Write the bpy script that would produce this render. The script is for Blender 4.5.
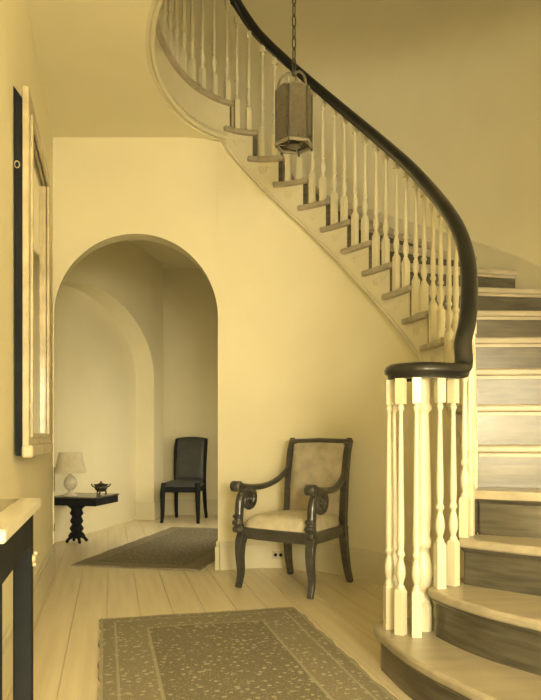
import bpy, bmesh, math, random
from mathutils import Vector, Matrix
random.seed(7)
PI = math.pi
for o in list(bpy.data.objects): bpy.data.objects.remove(o)
scene = bpy.context.scene
COL = scene.collection

# ------------------------------------------------------------------ camera
CAM_H = 0.94
cam_d = bpy.data.cameras.new('camera')
cam = bpy.data.objects.new('camera', cam_d); COL.objects.link(cam)
cam.location = (0, 0, CAM_H); cam.rotation_euler = (PI/2, 0, 0)
cam_d.sensor_fit = 'VERTICAL'; cam_d.sensor_height = 24; cam_d.sensor_width = 24*541/700
cam_d.lens = 24*680/700; cam_d.shift_y = 87/700
cam_d.clip_start = 0.02
scene.camera = cam
# ------------------------------------------------------------------ world and light
scene.view_settings.view_transform = 'Standard'; scene.view_settings.look = 'None'
scene.view_settings.gamma = 1; scene.view_settings.use_curve_mapping = False
scene.view_settings.exposure = 0.05
LIGHT = (1.0, 0.87, 0.58)
w = bpy.data.worlds.new('world'); scene.world = w; w.use_nodes = True
w.node_tree.nodes['Background'].inputs[0].default_value = (1.0, 0.87, 0.58, 1)
w.node_tree.nodes['Background'].inputs[1].default_value = 0.35
# hall frame: u across the hall, v along it (floor boards run along v)
CU, SU = 0.9731, 0.2303
def hall(u, v): return (CU*u - SU*v, SU*u + CU*v)
HALL_ROT = math.atan2(SU, CU)
U_L, U_R, V_B = -0.386, 2.485, -3.0
WINDOWS = [  # u0, u1, z0, z1, power
    (-0.1, 0.75, 0.35, 2.35, 420), (1.3, 2.2, 0.35, 2.35, 170),
    (-0.1, 0.75, 4.0, 5.7, 40), (1.3, 2.2, 4.0, 5.7, 6)]
for i, (u0, u1, z0, z1, pw) in enumerate(WINDOWS):
    ld = bpy.data.lights.new('window_daylight', 'AREA'); ld.shape = 'RECTANGLE'
    ld.size = u1-u0; ld.size_y = z1-z0; ld.energy = pw; ld.color = LIGHT
    lo = bpy.data.objects.new('window_daylight', ld); COL.objects.link(lo)
    x, y = hall((u0+u1)/2, V_B-0.16)
    lo.location = (x, y, (z0+z1)/2)
    lo.rotation_euler = (PI/2-(1.0 if z0 < 2 else 0), 0, HALL_ROT)      # sky light falls in slightly downwards

# window in the right wall of the passage (out of sight behind the arch jamb)
PWIN = (5.9, 7.3, .45, 1.35)
ld = bpy.data.lights.new('passage_window_daylight', 'AREA'); ld.shape = 'RECTANGLE'; ld.size = PWIN[1]-PWIN[0]; ld.size_y = PWIN[3]-PWIN[2]; ld.energy = 15; ld.color = LIGHT
lo = bpy.data.objects.new('passage_window_daylight', ld); COL.objects.link(lo)
lo.location = (-.19, (PWIN[0]+PWIN[1])/2, (PWIN[2]+PWIN[3])/2); lo.rotation_euler = (PI/2-.5, 0, PI/2-.55)

# ------------------------------------------------------------------ materials
MAT = {}
def nodes_of(name):
    m = bpy.data.materials.new(name); m.use_nodes = True
    nt = m.node_tree; b = nt.nodes['Principled BSDF']
    return m, nt, b
def mottled(name, c1, c2, scale=4, rough=.6, coat=0, bump=0, stretch=None, detail=4, spec=.5, coat_rough=.1, coat_tint=(1,1,1,1)):
    m, nt, b = nodes_of(name)
    tc = nt.nodes.new('ShaderNodeTexCoord'); mp = nt.nodes.new('ShaderNodeMapping')
    if stretch: mp.inputs['Scale'].default_value = stretch
    nz = nt.nodes.new('ShaderNodeTexNoise'); nz.inputs['Scale'].default_value = scale; nz.inputs['Detail'].default_value = detail
    rp = nt.nodes.new('ShaderNodeValToRGB')
    rp.color_ramp.elements[0].position = .32; rp.color_ramp.elements[1].position = .68
    rp.color_ramp.elements[0].color = (*c1, 1); rp.color_ramp.elements[1].color = (*c2, 1)
    L = nt.links
    L.new(tc.outputs['Object'], mp.inputs[0]); L.new(mp.outputs[0], nz.inputs['Vector'])
    L.new(nz.outputs['Fac'], rp.inputs[0]); L.new(rp.outputs[0], b.inputs['Base Color'])
    b.inputs['Roughness'].default_value = rough
    b.inputs['Specular IOR Level'].default_value = spec
    b.inputs['Coat Weight'].default_value = coat; b.inputs['Coat Roughness'].default_value = coat_rough
    if bump:
        bp = nt.nodes.new('ShaderNodeBump'); bp.inputs['Strength'].default_value = bump; bp.inputs['Distance'].default_value = .01
        L.new(nz.outputs['Fac'], bp.inputs['Height']); L.new(bp.outputs[0], b.inputs['Normal'])
    b.inputs['Coat Tint'].default_value = coat_tint
    MAT[name] = m; return m
mottled('plaster', (.78,.725,.525), (.82,.765,.56), 2.2, .85, bump=.05)
mottled('ceiling_plaster', (.80,.745,.54), (.83,.775,.57), 1.6, .9)
mottled('white_paint', (.68,.635,.465), (.72,.675,.50), 5, .35, coat=.15)
mottled('floor_wood', (.72,.635,.45), (.84,.74,.53), 3.5, .42, stretch=(7,.35,1), coat=.12, coat_rough=.35)
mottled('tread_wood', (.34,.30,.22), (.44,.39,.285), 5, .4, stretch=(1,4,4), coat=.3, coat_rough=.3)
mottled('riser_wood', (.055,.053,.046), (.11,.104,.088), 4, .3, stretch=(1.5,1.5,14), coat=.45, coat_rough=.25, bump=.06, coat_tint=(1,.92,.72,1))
mottled('mahogany', (.012,.013,.0135), (.024,.025,.024), 6, .3, coat=.35, coat_rough=.12, spec=.35)
mottled('chair_wood', (.042,.041,.037), (.075,.072,.062), 9, .32, stretch=(1,1,4), coat=.5, coat_rough=.2)
mottled('dark_wood', (.012,.0145,.0175), (.019,.022,.025), 8, .7, spec=.12)
mottled('upholstery', (.60,.54,.40), (.74,.67,.50), 16, .95, bump=.12, detail=6)
mottled('back_upholstery', (.36,.325,.245), (.52,.47,.35), 13, .95, bump=.12, detail=6)
mottled('dark_leather', (.040,.043,.046), (.055,.058,.06), 12, .5)
mottled('gilt', (.40,.34,.21), (.60,.52,.33), 10, .38, coat=.2)
mottled('marble_dark', (.22,.19,.13), (.30,.26,.18), 9, .3, coat=.3)
mottled('marble_light', (.62,.57,.45), (.70,.65,.52), 9, .35, coat=.2)
mottled('lamp_shade_cloth', (.66,.60,.45), (.74,.68,.52), 20, .9)
mottled('porcelain', (.58,.54,.44), (.74,.69,.57), 30, .2, coat=.5)
mottled('dark_bronze', (.03,.028,.022), (.06,.055,.04), 30, .35)
mottled('iron', (.05,.046,.036), (.10,.09,.07), 30, .4)
mottled('pewter', (.20,.18,.13), (.30,.27,.19), 30, .35)
mottled('black_hole', (.006,.006,.005), (.01,.01,.008), 30, .8)
mottled('outlet_plate', (.55,.5,.38), (.6,.55,.42), 10, .5)
mottled('rug_fringe', (.34,.30,.21), (.44,.39,.28), 40, .95)
def mirror_glass():
    m, nt, b = nodes_of('mirror_glass')
    nz = nt.nodes.new('ShaderNodeTexNoise'); nz.inputs['Scale'].default_value = 3
    rp = nt.nodes.new('ShaderNodeValToRGB'); rp.color_ramp.elements[0].color=(.72,.70,.62,1); rp.color_ramp.elements[1].color=(.82,.80,.72,1)
    nt.links.new(nz.outputs['Fac'], rp.inputs[0]); nt.links.new(rp.outputs[0], b.inputs['Base Color'])
    b.inputs['Metallic'].default_value = 1; b.inputs['Roughness'].default_value = .06
    MAT['mirror_glass'] = m
mirror_glass()
def lantern_glass():
    m, nt, b = nodes_of('lantern_glass')
    nz = nt.nodes.new('ShaderNodeTexNoise'); nz.inputs['Scale'].default_value = 14
    rp = nt.nodes.new('ShaderNodeValToRGB'); rp.color_ramp.elements[0].color=(.17,.15,.11,1); rp.color_ramp.elements[1].color=(.26,.23,.17,1)
    nt.links.new(nz.outputs['Fac'], rp.inputs[0]); nt.links.new(rp.outputs[0], b.inputs['Base Color'])
    b.inputs['Roughness'].default_value = .18; b.inputs['Coat Weight'].default_value = .5
    out = nt.nodes['Material Output']; tr = nt.nodes.new('ShaderNodeBsdfTransparent'); mx = nt.nodes.new('ShaderNodeMixShader')
    tr.inputs[0].default_value = (.75,.72,.62,1); mx.inputs[0].default_value = .62
    nt.links.new(tr.outputs[0], mx.inputs[1]); nt.links.new(b.outputs[0], mx.inputs[2]); nt.links.new(mx.outputs[0], out.inputs[0])
    MAT['lantern_glass'] = m
lantern_glass()
def window_glass():
    m, nt, b = nodes_of('window_glass')
    nz = nt.nodes.new('ShaderNodeTexNoise'); nz.inputs['Scale'].default_value = 6
    mr = nt.nodes.new('ShaderNodeMapRange'); mr.inputs['To Min'].default_value = .04; mr.inputs['To Max'].default_value = .07
    b.inputs['Roughness'].default_value = .02
    out = nt.nodes['Material Output']; tr = nt.nodes.new('ShaderNodeBsdfTransparent'); mx = nt.nodes.new('ShaderNodeMixShader')
    nt.links.new(nz.outputs['Fac'], mr.inputs['Value']); nt.links.new(mr.outputs[0], mx.inputs[0])
    nt.links.new(tr.outputs[0], mx.inputs[1]); nt.links.new(b.outputs[0], mx.inputs[2]); nt.links.new(mx.outputs[0], out.inputs[0])
    MAT['window_glass'] = m
window_glass()
def rug_material(name, W, Lh, dark, mid, light, bw):
    """object coords: x in [0,W], y in [0,Lh]; woven border bands, field of small motifs"""
    m, nt, b = nodes_of(name); L = nt.links
    def N(t): return nt.nodes.new(t)
    def math_(op, a, bb=None):
        n = N('ShaderNodeMath'); n.operation = op
        for i, q in enumerate((a, bb)):
            if q is None: continue
            if isinstance(q, (int, float)): n.inputs[i].default_value = q
            else: L.new(q, n.inputs[i])
        return n.outputs[0]
    tc = N('ShaderNodeTexCoord'); sp = N('ShaderNodeSeparateXYZ'); L.new(tc.outputs['Object'], sp.inputs[0])
    x, y = sp.outputs[0], sp.outputs[1]
    dx = math_('MINIMUM', x, math_('SUBTRACT', W, x)); dy = math_('MINIMUM', y, math_('SUBTRACT', Lh, y))
    d = math_('MINIMUM', dx, dy)
    nz = N('ShaderNodeTexNoise'); nz.inputs['Scale'].default_value = 26; nz.inputs['Detail'].default_value = 5; L.new(tc.outputs['Object'], nz.inputs['Vector'])
    vo = N('ShaderNodeTexVoronoi'); vo.inputs['Scale'].default_value = 30; vo.inputs['Randomness'].default_value = .85; L.new(tc.outputs['Object'], vo.inputs['Vector'])
    vo2 = N('ShaderNodeTexVoronoi'); vo2.inputs['Scale'].default_value = 75; vo2.inputs['Randomness'].default_value = .95; L.new(tc.outputs['Object'], vo2.inputs['Vector'])
    motif = math_('MULTIPLY', math_('LESS_THAN', vo.outputs['Distance'], .30), math_('GREATER_THAN', nz.outputs['Fac'], .47))
    small = math_('MULTIPLY', math_('LESS_THAN', vo2.outputs['Distance'], .24), .7)
    pat = math_('MAXIMUM', motif, small)
    def band(lo, hi): return math_('MULTIPLY', math_('GREATER_THAN', d, lo), math_('LESS_THAN', d, hi))
    lines = math_('MAXIMUM', band(bw*.98, bw*1.04), math_('MAXIMUM', band(bw*.30, bw*.35), band(0, bw*.07)))
    lines = math_('MULTIPLY', lines, .5)
    fac = math_('MAXIMUM', math_('MULTIPLY', pat, .75), lines)
    inner = math_('GREATER_THAN', d, bw)
    c1 = N('ShaderNodeMix'); c1.data_type = 'RGBA'; c1.inputs[6].default_value = (*mid,1); c1.inputs[7].default_value = (*dark,1); L.new(inner, c1.inputs[0])
    wear = N('ShaderNodeTexNoise'); wear.inputs['Scale'].default_value = 3; wear.inputs['Detail'].default_value = 6; L.new(tc.outputs['Object'], wear.inputs['Vector'])
    c2 = N('ShaderNodeMix'); c2.data_type = 'RGBA'; L.new(fac, c2.inputs[0]); L.new(c1.outputs[2], c2.inputs[6]); c2.inputs[7].default_value = (*light,1)
    c3 = N('ShaderNodeMix'); c3.data_type = 'RGBA'; L.new(math_('MULTIPLY', wear.outputs['Fac'], .45), c3.inputs[0]); L.new(c2.outputs[2], c3.inputs[6]); c3.inputs[7].default_value = (*mid,1)
    L.new(c3.outputs[2], b.inputs['Base Color']); b.inputs['Roughness'].default_value = .95; b.inputs['Specular IOR Level'].default_value = .1
    bp = N('ShaderNodeBump'); bp.inputs['Strength'].default_value = .4; bp.inputs['Distance'].default_value = .004
    L.new(nz.outputs['Fac'], bp.inputs['Height']); L.new(bp.outputs[0], b.inputs['Normal'])
    MAT[name] = m

# ------------------------------------------------------------------ mesh helpers
class MB:
    def __init__(s): s.v = []; s.f = []; s.sm = []
    def add(s, vs, fs, smooth=False):
        o = len(s.v); s.v += [tuple(p) for p in vs]; s.f += [tuple(i+o for i in q) for q in fs]; s.sm += [smooth]*len(fs)
        return s
    def box(s, x0, x1, y0, y1, z0, z1):
        vs = [(x,y,z) for z in (z0,z1) for y in (y0,y1) for x in (x0,x1)]
        return s.add(vs, [(0,2,3,1),(4,5,7,6),(0,1,5,4),(2,6,7,3),(0,4,6,2),(1,3,7,5)])
    def prism(s, poly, z0, z1):
        n = len(poly)
        a = sum(poly[i][0]*poly[(i+1)%n][1]-poly[(i+1)%n][0]*poly[i][1] for i in range(n))
        if a < 0: poly = poly[::-1]
        vs = [(x,y,z0) for x,y in poly]+[(x,y,z1) for x,y in poly]
        fs = [tuple(range(n-1,-1,-1)), tuple(range(n,2*n))]+[(i,(i+1)%n,n+(i+1)%n,n+i) for i in range(n)]
        return s.add(vs, fs)
    def wallpoly(s, poly, fn):
        """poly of (a,z); fn(a,z,side)->xyz for side 0/1"""
        n = len(poly)
        vs = [fn(a,z,0) for a,z in poly]+[fn(a,z,1) for a,z in poly]
        fs = [tuple(range(n)), tuple(range(2*n-1,n-1,-1))]+[(i,n+i,n+(i+1)%n,(i+1)%n) for i in range(n)]
        return s.add(vs, fs)
    def lathe(s, prof, c=(0,0,0), segs=12, smooth=True, rot=0):
        vs = []; fs = []; k = len(prof)
        for r, z in prof:
            for j in range(segs):
                t = 2*PI*j/segs+rot; vs.append((c[0]+r*math.cos(t), c[1]+r*math.sin(t), c[2]+z))
        for i in range(k-1):
            for j in range(segs):
                fs.append((i*segs+j, i*segs+(j+1)%segs, (i+1)*segs+(j+1)%segs, (i+1)*segs+j))
        s.add(vs, fs, smooth)
        o = len(s.v)-len(vs)
        s.f += [tuple(o+j for j in range(segs-1,-1,-1)), tuple(o+(k-1)*segs+j for j in range(segs))]; s.sm += [False, False]
        return s
    def tube(s, path, rad, segs=8, smooth=True, closed=False, flat=1.0, rot=0):
        P = [Vector(p) for p in path]; n = len(P)
        if not hasattr(rad, '__len__'): rad = [rad]*n
        T = []
        for i in range(n):
            if closed: t = P[(i+1)%n]-P[i-1]
            else: t = P[min(i+1,n-1)]-P[max(i-1,0)]
            T.append(t.normalized())
        ref = Vector((0,0,1)) if abs(T[0].z) < .9 else Vector((1,0,0))
        nrm = (ref - T[0]*ref.dot(T[0])).normalized(); vs = []
        for i in range(n):
            nrm = (nrm - T[i]*nrm.dot(T[i])).normalized(); bi = T[i].cross(nrm)
            for j in range(segs):
                a = 2*PI*j/segs+rot
                vs.append(P[i]+nrm*rad[i]*math.cos(a)+bi*rad[i]*flat*math.sin(a))
        fs = []
        m = n if closed else n-1
        for i in range(m):
            for j in range(segs):
                fs.append((i*segs+j, i*segs+(j+1)%segs, ((i+1)%n)*segs+(j+1)%segs, ((i+1)%n)*segs+j))
        s.add(vs, fs, smooth)
        if not closed:
            o = len(s.v)-len(vs)
            s.f += [tuple(o+j for j in range(segs-1,-1,-1)), tuple(o+(n-1)*segs+j for j in range(segs))]; s.sm += [False, False]
        return s
    def sweep(s, path, prof, smooth=True):
        """profile (side, up) swept along path, kept upright"""
        P = [Vector(p) for p in path]; n = len(P); k = len(prof); vs = []
        for i in range(n):
            t = (P[min(i+1,n-1)]-P[max(i-1,0)]).normalized()
            sd = Vector((t.y,-t.x,0)); sd = sd.normalized() if sd.length > 1e-4 else Vector((1,0,0))
            up = sd.cross(t).normalized()
            for a, b in prof: vs.append(P[i]+sd*a+up*b)
        fs = [(i*k+j, i*k+(j+1)%k, (i+1)*k+(j+1)%k, (i+1)*k+j) for i in range(n-1) for j in range(k)]
        s.add(vs, fs, smooth); o = len(s.v)-len(vs)
        s.f += [tuple(o+j for j in range(k-1,-1,-1)), tuple(o+(n-1)*k+j for j in range(k))]; s.sm += [False, False]
        return s
    def grid(s, fn, nu, nv, smooth=True):
        vs = [fn(i/nu, j/nv) for j in range(nv+1) for i in range(nu+1)]
        fs = [(j*(nu+1)+i, j*(nu+1)+i+1, (j+1)*(nu+1)+i+1, (j+1)*(nu+1)+i) for j in range(nv) for i in range(nu)]
        return s.add(vs, fs, smooth)
    def ball(s, c, r, sx=1, sy=1, sz=1, n=10):
        prof = [(max(1e-4, r*math.sin(PI*i/n)), -r*math.cos(PI*i/n)) for i in range(n+1)]
        o = len(s.v); s.lathe(prof, (0,0,0), 12)
        for i in range(o, len(s.v)):
            x,y,z = s.v[i]; s.v[i] = (c[0]+x*sx, c[1]+y*sy, c[2]+z*sz)
        return s
    def mesh(s, name):
        me = bpy.data.meshes.new(name); me.from_pydata(s.v, [], s.f)
        me.polygons.foreach_set('use_smooth', s.sm); me.update()
        bm = bmesh.new(); bm.from_mesh(me); bmesh.ops.recalc_face_normals(bm, faces=bm.faces)
        for e in bm.edges:
            if len(e.link_faces) == 2 and e.calc_face_angle(0) > 1.1: e.smooth = False
        bm.to_mesh(me); bm.free()
        return me
def link(name, me, mat, parent=None, bevel=0, loc=None, rotz=None, sub=0, segs=2):
    o = bpy.data.objects.new(name, me); COL.objects.link(o)
    if mat and not me.materials: me.materials.append(MAT[mat])
    if parent: o.parent = parent
    if loc: o.location = loc
    if rotz is not None: o.rotation_euler = (0,0,rotz)
    if bevel:
        md = o.modifiers.new('bevel', 'BEVEL'); md.width = bevel; md.segments = segs; md.limit_method = 'ANGLE'; md.angle_limit = .7
    if sub:
        md = o.modifiers.new('sub', 'SUBSURF'); md.levels = sub; md.render_levels = sub
    return o
def obj(name, mb, mat, parent=None, **k): return link(name, mb.mesh(name), mat, parent, **k)
def thing(name, label, cat, loc=(0,0,0), rotz=0, group=None):
    o = bpy.data.objects.new(name, None); COL.objects.link(o); o.empty_display_size = .1
    o.location = loc; o.rotation_euler = (0,0,rotz); o['label'] = label; o['category'] = cat
    if group: o['group'] = group
    return o
def tag(o, label, cat, group=None):
    o['label'] = label; o['category'] = cat
    if group: o['group'] = group
    return o
def struct(name, mb, mat, label, cat, **k):
    o = obj(name, mb, mat, **k); o['kind'] = 'structure'; o['label'] = label; o['category'] = cat
    return o
def spline(pts, per=8):
    """Catmull-Rom through pts"""
    out = []; n = len(pts); V = [Vector(p) for p in pts]
    for i in range(n-1):
        p0 = V[i-1] if i else V[0]*2-V[1]; p1 = V[i]; p2 = V[i+1]; p3 = V[i+2] if i+2 < n else V[-1]*2-V[-2]
        for k in range(per):
            t = k/per
            out.append(.5*((2*p1)+(p2-p0)*t+(2*p0-5*p1+4*p2-p3)*t*t+(3*p1-p0-3*p2+p3)*t**3))
    out.append(V[-1]); return out

# ------------------------------------------------------------------ stair plan
RISE = .185
def Z(n): return n*RISE - .02
LAND = 18; ZL = Z(LAND)
CEIL = 3.03; UPCEIL = 6.25
# inner (well) edge of the nosings, index = step number, beyond 18 the landing edge
EP = {3:(.755,2.708), 4:(.825,2.83), 5:(.872,2.98), 6:(.900,3.14), 7:(.905,3.33), 8:(.888,3.54), 9:(.858,3.765), 10:(.805,3.968),
      11:(.726,4.16), 12:(.628,4.335), 13:(.515,4.493), 14:(.392,4.633), 15:(.250,4.742), 16:(.088,4.812), 17:(-.087,4.832), 18:(-.255,4.788),
      19:(-.387,4.685), 20:(-.490,4.545), 21:(-.560,4.376), 22:(-.605,4.20), 23:(-.628,4.02), 24:(-.630,3.84), 25:(-.612,3.66), 26:(-.575,3.48),
      27:(-.515,3.29), 28:(-.42,3.08), 29:(-.28,2.88), 30:(-.10,2.70), 31:(.12,2.56), 32:(.36,2.46), 33:(.62,2.41)}
KEYS = sorted(EP)
def E(n):
    n = max(3, min(33, n)); i = min(int(math.floor(n)), 32); t = n-i
    g = lambda k: Vector(EP[k]) if k in EP else (Vector(EP[3])*2-Vector(EP[4]) if k < 3 else Vector(EP[33])*2-Vector(EP[32]))
    p0,p1,p2,p3 = g(i-1),g(i),g(i+1),g(i+2)
    return .5*((2*p1)+(p2-p0)*t+(2*p0-5*p1+4*p2-p3)*t*t+(3*p1-p0-3*p2+p3)*t**3)
def ET(n):
    d = E(min(33,n+.05))-E(max(3,n-.05)); return d.normalized()
def EO(n, off):
    t = ET(n); return E(n)+Vector((t.y,-t.x))*off
WALL_OFF = .075
def taper(n): return min(1, max(0, (n-3)/4))
def SIN(n): return .006+.024*taper(n)          # string face
def WO(n): return SIN(n)+.010+.035*taper(n)    # wall face
ANG = {5:-12, 6:-7, 7:-4, 8:-1, 9:2, 10:8, 11:15, 12:26, 13:38, 14:50, 15:63, 16:77, 17:92, 18:108}
WID = .92
OP = {n:(EP[n][0]+WID*math.cos(math.radians(a)), EP[n][1]+WID*math.sin(math.radians(a))) for n,a in ANG.items()}
def wall_r(Y): return 1.80+.2366*(3.2-Y)      # straight right wall of the hall
OP[4] = (wall_r(2.5)-.0, 2.5); OP[5] = (wall_r(2.82), 2.82)

# ------------------------------------------------------------------ room shell
fl = MB(); fl.prism([hall(-1.4,-3.4), hall(2.9,-3.4), hall(3.2,8.9), hall(-1.4,8.9)], -.12, -.006)
floor = struct('floor', fl, 'floor_wood', 'pale wide-board wooden floor running from the hall through the arch', 'floor')
PW = .172
plank_me = MB().box(.0016, PW-.0016, -3.3, 8.75, -.02, 0).mesh('plank')
for k in range(-7, 19):
    u = -.013+PW*k
    p = link('plank', plank_me, 'floor_wood', floor, loc=(CU*u, SU*u, 0), rotz=HALL_ROT, bevel=.0015, segs=1)
def wl(v, off=0): return hall(U_L+off, v)
V_END = 4.9       # left wall ends at the arch
def vy(Y): return (Y - SU*U_L)/CU
VL = vy(4.75)
m = MB(); m.prism([wl(V_B-.2), wl(VL), wl(VL,-.12), wl(V_B-.2,-.12)], 0, UPCEIL)
wall_left = struct('wall_left', m, 'plaster', 'bright plain plaster wall on the left carrying the tall mirror', 'wall')
m = MB(); m.prism([wl(V_B), wl(VL+.01), wl(VL+.01,.02), wl(V_B,.02)], 0, .165); m.prism([wl(V_B), wl(VL+.005), wl(VL+.005,.013), wl(V_B,.013)], .165, .195)
struct('baseboard_left', m, 'white_paint', 'white painted baseboard along the foot of the left wall', 'baseboard', bevel=.004)
hx, hy = wl(VL-.004, .0)
for z0, z1 in ((.56,.73),(.28,.33)):
    obj('hinge', MB().box(hx-.006, hx+.004, 4.745, 4.752+.03, z0, z1), 'dark_bronze', wall_left)
# arch wall between left wall and the curved stair wall
AX0, AX1, AY0, AY1 = -1.510, -.372, 4.78, 4.93
AC = (AX0+AX1)/2; AR = (AX1-AX0)/2; ASP = 1.79
def arch_y(x):      # the wall swings gently into the curve of the stair wall
    return 4.745 + .80*max(0.0, x+.65)**2
def arch_z(x): return ASP + math.sqrt(max(0, AR*AR-(x-AC)**2))
xs = [-1.60, AX0] + [AC-AR*math.cos(PI*i/48) for i in range(1,48)] + [AX1, -.352]
m = MB(); AT = .15
for side in (0, AT):
    g = [(x, arch_y(x)+side) for x in xs]
    sl = (lambda x: x) if side == 0 else (lambda x: x-.05*max(0,1-(x-AX0)/(AX1-AX0)))
    for i in range(len(xs)-1):
        x0, x1 = xs[i], xs[i+1]
        zb0 = 0 if x0 < AX0-1e-6 or x1 > AX1+1e-6 else arch_z(x0); zb1 = 0 if x0 < AX0-1e-6 or x1 > AX1+1e-6 else arch_z(x1)
        m.add([(sl(x0),g[i][1],zb0),(sl(x1),g[i+1][1],zb1),(sl(x1),g[i+1][1],CEIL),(sl(x0),g[i][1],CEIL)], [(0,1,2,3)], True)
def slant(x): return x-.05*max(0,1-(x-AX0)/(AX1-AX0))
sof = [(AX0,0)] + [(x,arch_z(x)) for x in xs[1:-1]] + [(AX1,0)]
for (x0,z0),(x1,z1) in zip(sof, sof[1:]):
    m.add([(x0,arch_y(x0),z0),(x1,arch_y(x1),z1),(slant(x1),arch_y(x1)+AT,z1),(slant(x0),arch_y(x0)+AT,z0)], [(0,1,2,3)], False)
wa = m.mesh('wall_arch')
bm = bmesh.new(); bm.from_mesh(wa); bmesh.ops.remove_doubles(bm, verts=bm.verts, dist=1e-5); bmesh.ops.recalc_face_normals(bm, faces=bm.faces)
for e_ in bm.edges:
    if len(e_.link_faces) == 2 and e_.calc_face_angle(0) > .6: e_.smooth = False
bm.to_mesh(wa); bm.free()
wo_ = link('wall_arch', wa, 'plaster'); wo_['kind'] = 'structure'; wo_['label'] = 'plaster wall pierced by the round arched doorway'; wo_['category'] = 'wall'
m = MB(); yj = arch_y(AX1); m.box(AX1-.020, AX1+.012, yj-.02, yj+.16, 0, .165); m.box(AX1-.012, AX1+.010, yj-.012, yj+.16, .165, .2)
struct('baseboard_arch', m, 'white_paint', 'short white baseboard wrapping the right jamb of the arch', 'baseboard', bevel=.004)
# curved wall below the stairs
def strip(mb, n0, n1, step, off0, off1, z0f, z1f):
    ns = []; n = n0
    while n < n1-1e-6: ns.append(n); n += step
    ns.append(n1); vs = []
    for n in ns:
        a, b = EO(n,off0(n) if callable(off0) else off0), EO(n,off1(n) if callable(off1) else off1); z0, z1 = z0f(n), z1f(n)
        vs += [(a.x,a.y,z0),(a.x,a.y,z1),(b.x,b.y,z1),(b.x,b.y,z0)]
    fs = []
    for i in range(len(ns)-1):
        o = i*4
        for j in range(4): fs.append((o+j, o+(j+1)%4, o+4+(j+1)%4, o+4+j))
    k = (len(ns)-1)*4
    fs += [(0,3,2,1),(k,k+1,k+2,k+3)]
    return mb.add(vs, fs, True)
def noseline(n): return Z(n)
HN = 16.4; H0 = EO(HN, WALL_OFF); H1 = Vector((-.3635, 4.745+.80*(.65-.3635)**2)); 
def SW(n, d=0):
    '''face of the wall below the stairs, swinging into the arch wall at its end'''
    if n <= HN: return EO(n, WO(n)-d)
    t = (n-HN)/(18.5-HN); L = (H1-H0).length
    t0 = ET(HN)*L; t1 = Vector((-.909,-.417))*L
    p = H0*(2*t**3-3*t*t+1)+t0*(t**3-2*t*t+t)+H1*(-2*t**3+3*t*t)+t1*(t**3-t*t)
    dv = H0*(6*t*t-6*t)+t0*(3*t*t-4*t+1)+H1*(-6*t*t+6*t)+t1*(3*t*t-2*t); dv.normalize()
    return p-Vector((dv.y,-dv.x))*d
def sstrip(mb, n0, n1, step, d0, d1, z0f, z1f):
    k = int(round((n1-n0)/step)); ns = [n0+(n1-n0)*i/k for i in range(k+1)]; vs = []
    for n in ns:
        a, b = SW(n,d0), SW(n,d1); vs += [(a.x,a.y,z0f(n)),(a.x,a.y,z1f(n)),(b.x,b.y,z1f(n)),(b.x,b.y,z0f(n))]
    fs = [(o*4+j, o*4+(j+1)%4, o*4+4+(j+1)%4, o*4+4+j) for o in range(k) for j in range(4)]
    return mb.add(vs, fs+[(0,3,2,1),(k*4,k*4+1,k*4+2,k*4+3)], True)
m = MB(); sstrip(m, 3.9, 18.5, .08, 0, -.006, lambda n:0, lambda n: 3.06 if n > 17.7 else max(.3, noseline(n)-.2))
struct('wall_stair', m, 'plaster', 'curved plaster wall closing in the space below the staircase', 'wall')
m = MB(); sstrip(m, 3.9, 18.5, .1, .02, -.004, lambda n:0, lambda n:.165); sstrip(m, 3.9, 18.5, .1, .012, -.004, lambda n:.165, lambda n:.2)
struct('baseboard_stair', m, 'white_paint', 'white curved baseboard along the wall under the stairs', 'baseboard')
# outer stair wall
op = [(-1.62,4.80),(-1.36,5.12),(-1.0,5.45)]+[OP[n] for n in range(18,5,-1)]
oc = [(p.x,p.y) for p in spline([(a,b,0) for a,b in op], 5)]
def offs(path, d):
    out = []
    for i in range(len(path)):
        a = Vector(path[max(i-1,0)]); b = Vector(path[min(i+1,len(path)-1)]); t = (b-a).normalized()
        out.append((path[i][0]-t.y*d, path[i][1]+t.x*d))
    return out
oc2 = offs(oc, .12)
m = MB(); vs = []; fs = []
for i,(p,q) in enumerate(zip(oc,oc2)):
    z0 = 0 if p[0] > .35 and p[1] < 5.75 and i > 22 else 3.0
    vs += [(*p,z0),(*p,UPCEIL),(*q,UPCEIL),(*q,z0)]
for i in range(len(oc)-1):
    o = i*4
    for j in range(4): fs.append((o+j,o+(j+1)%4,o+4+(j+1)%4,o+4+j))
m.add(vs, fs, True)
struct('wall_outer', m, 'plaster', 'tall curved plaster wall behind the staircase and landing', 'wall')
e = OP[6]
m = MB(); q0 = (e[0],e[1]); q1 = hall(U_R+.0, V_B-.2)
q0b = (q0[0]+.12,q0[1]+.02); q1b = (q1[0]+.12,q1[1]+.02)
m.prism([q0,q1,q1b,q0b], 0, UPCEIL)
struct('wall_right', m, 'plaster', 'plain plaster wall on the right beyond the foot of the stairs', 'wall')
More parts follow.
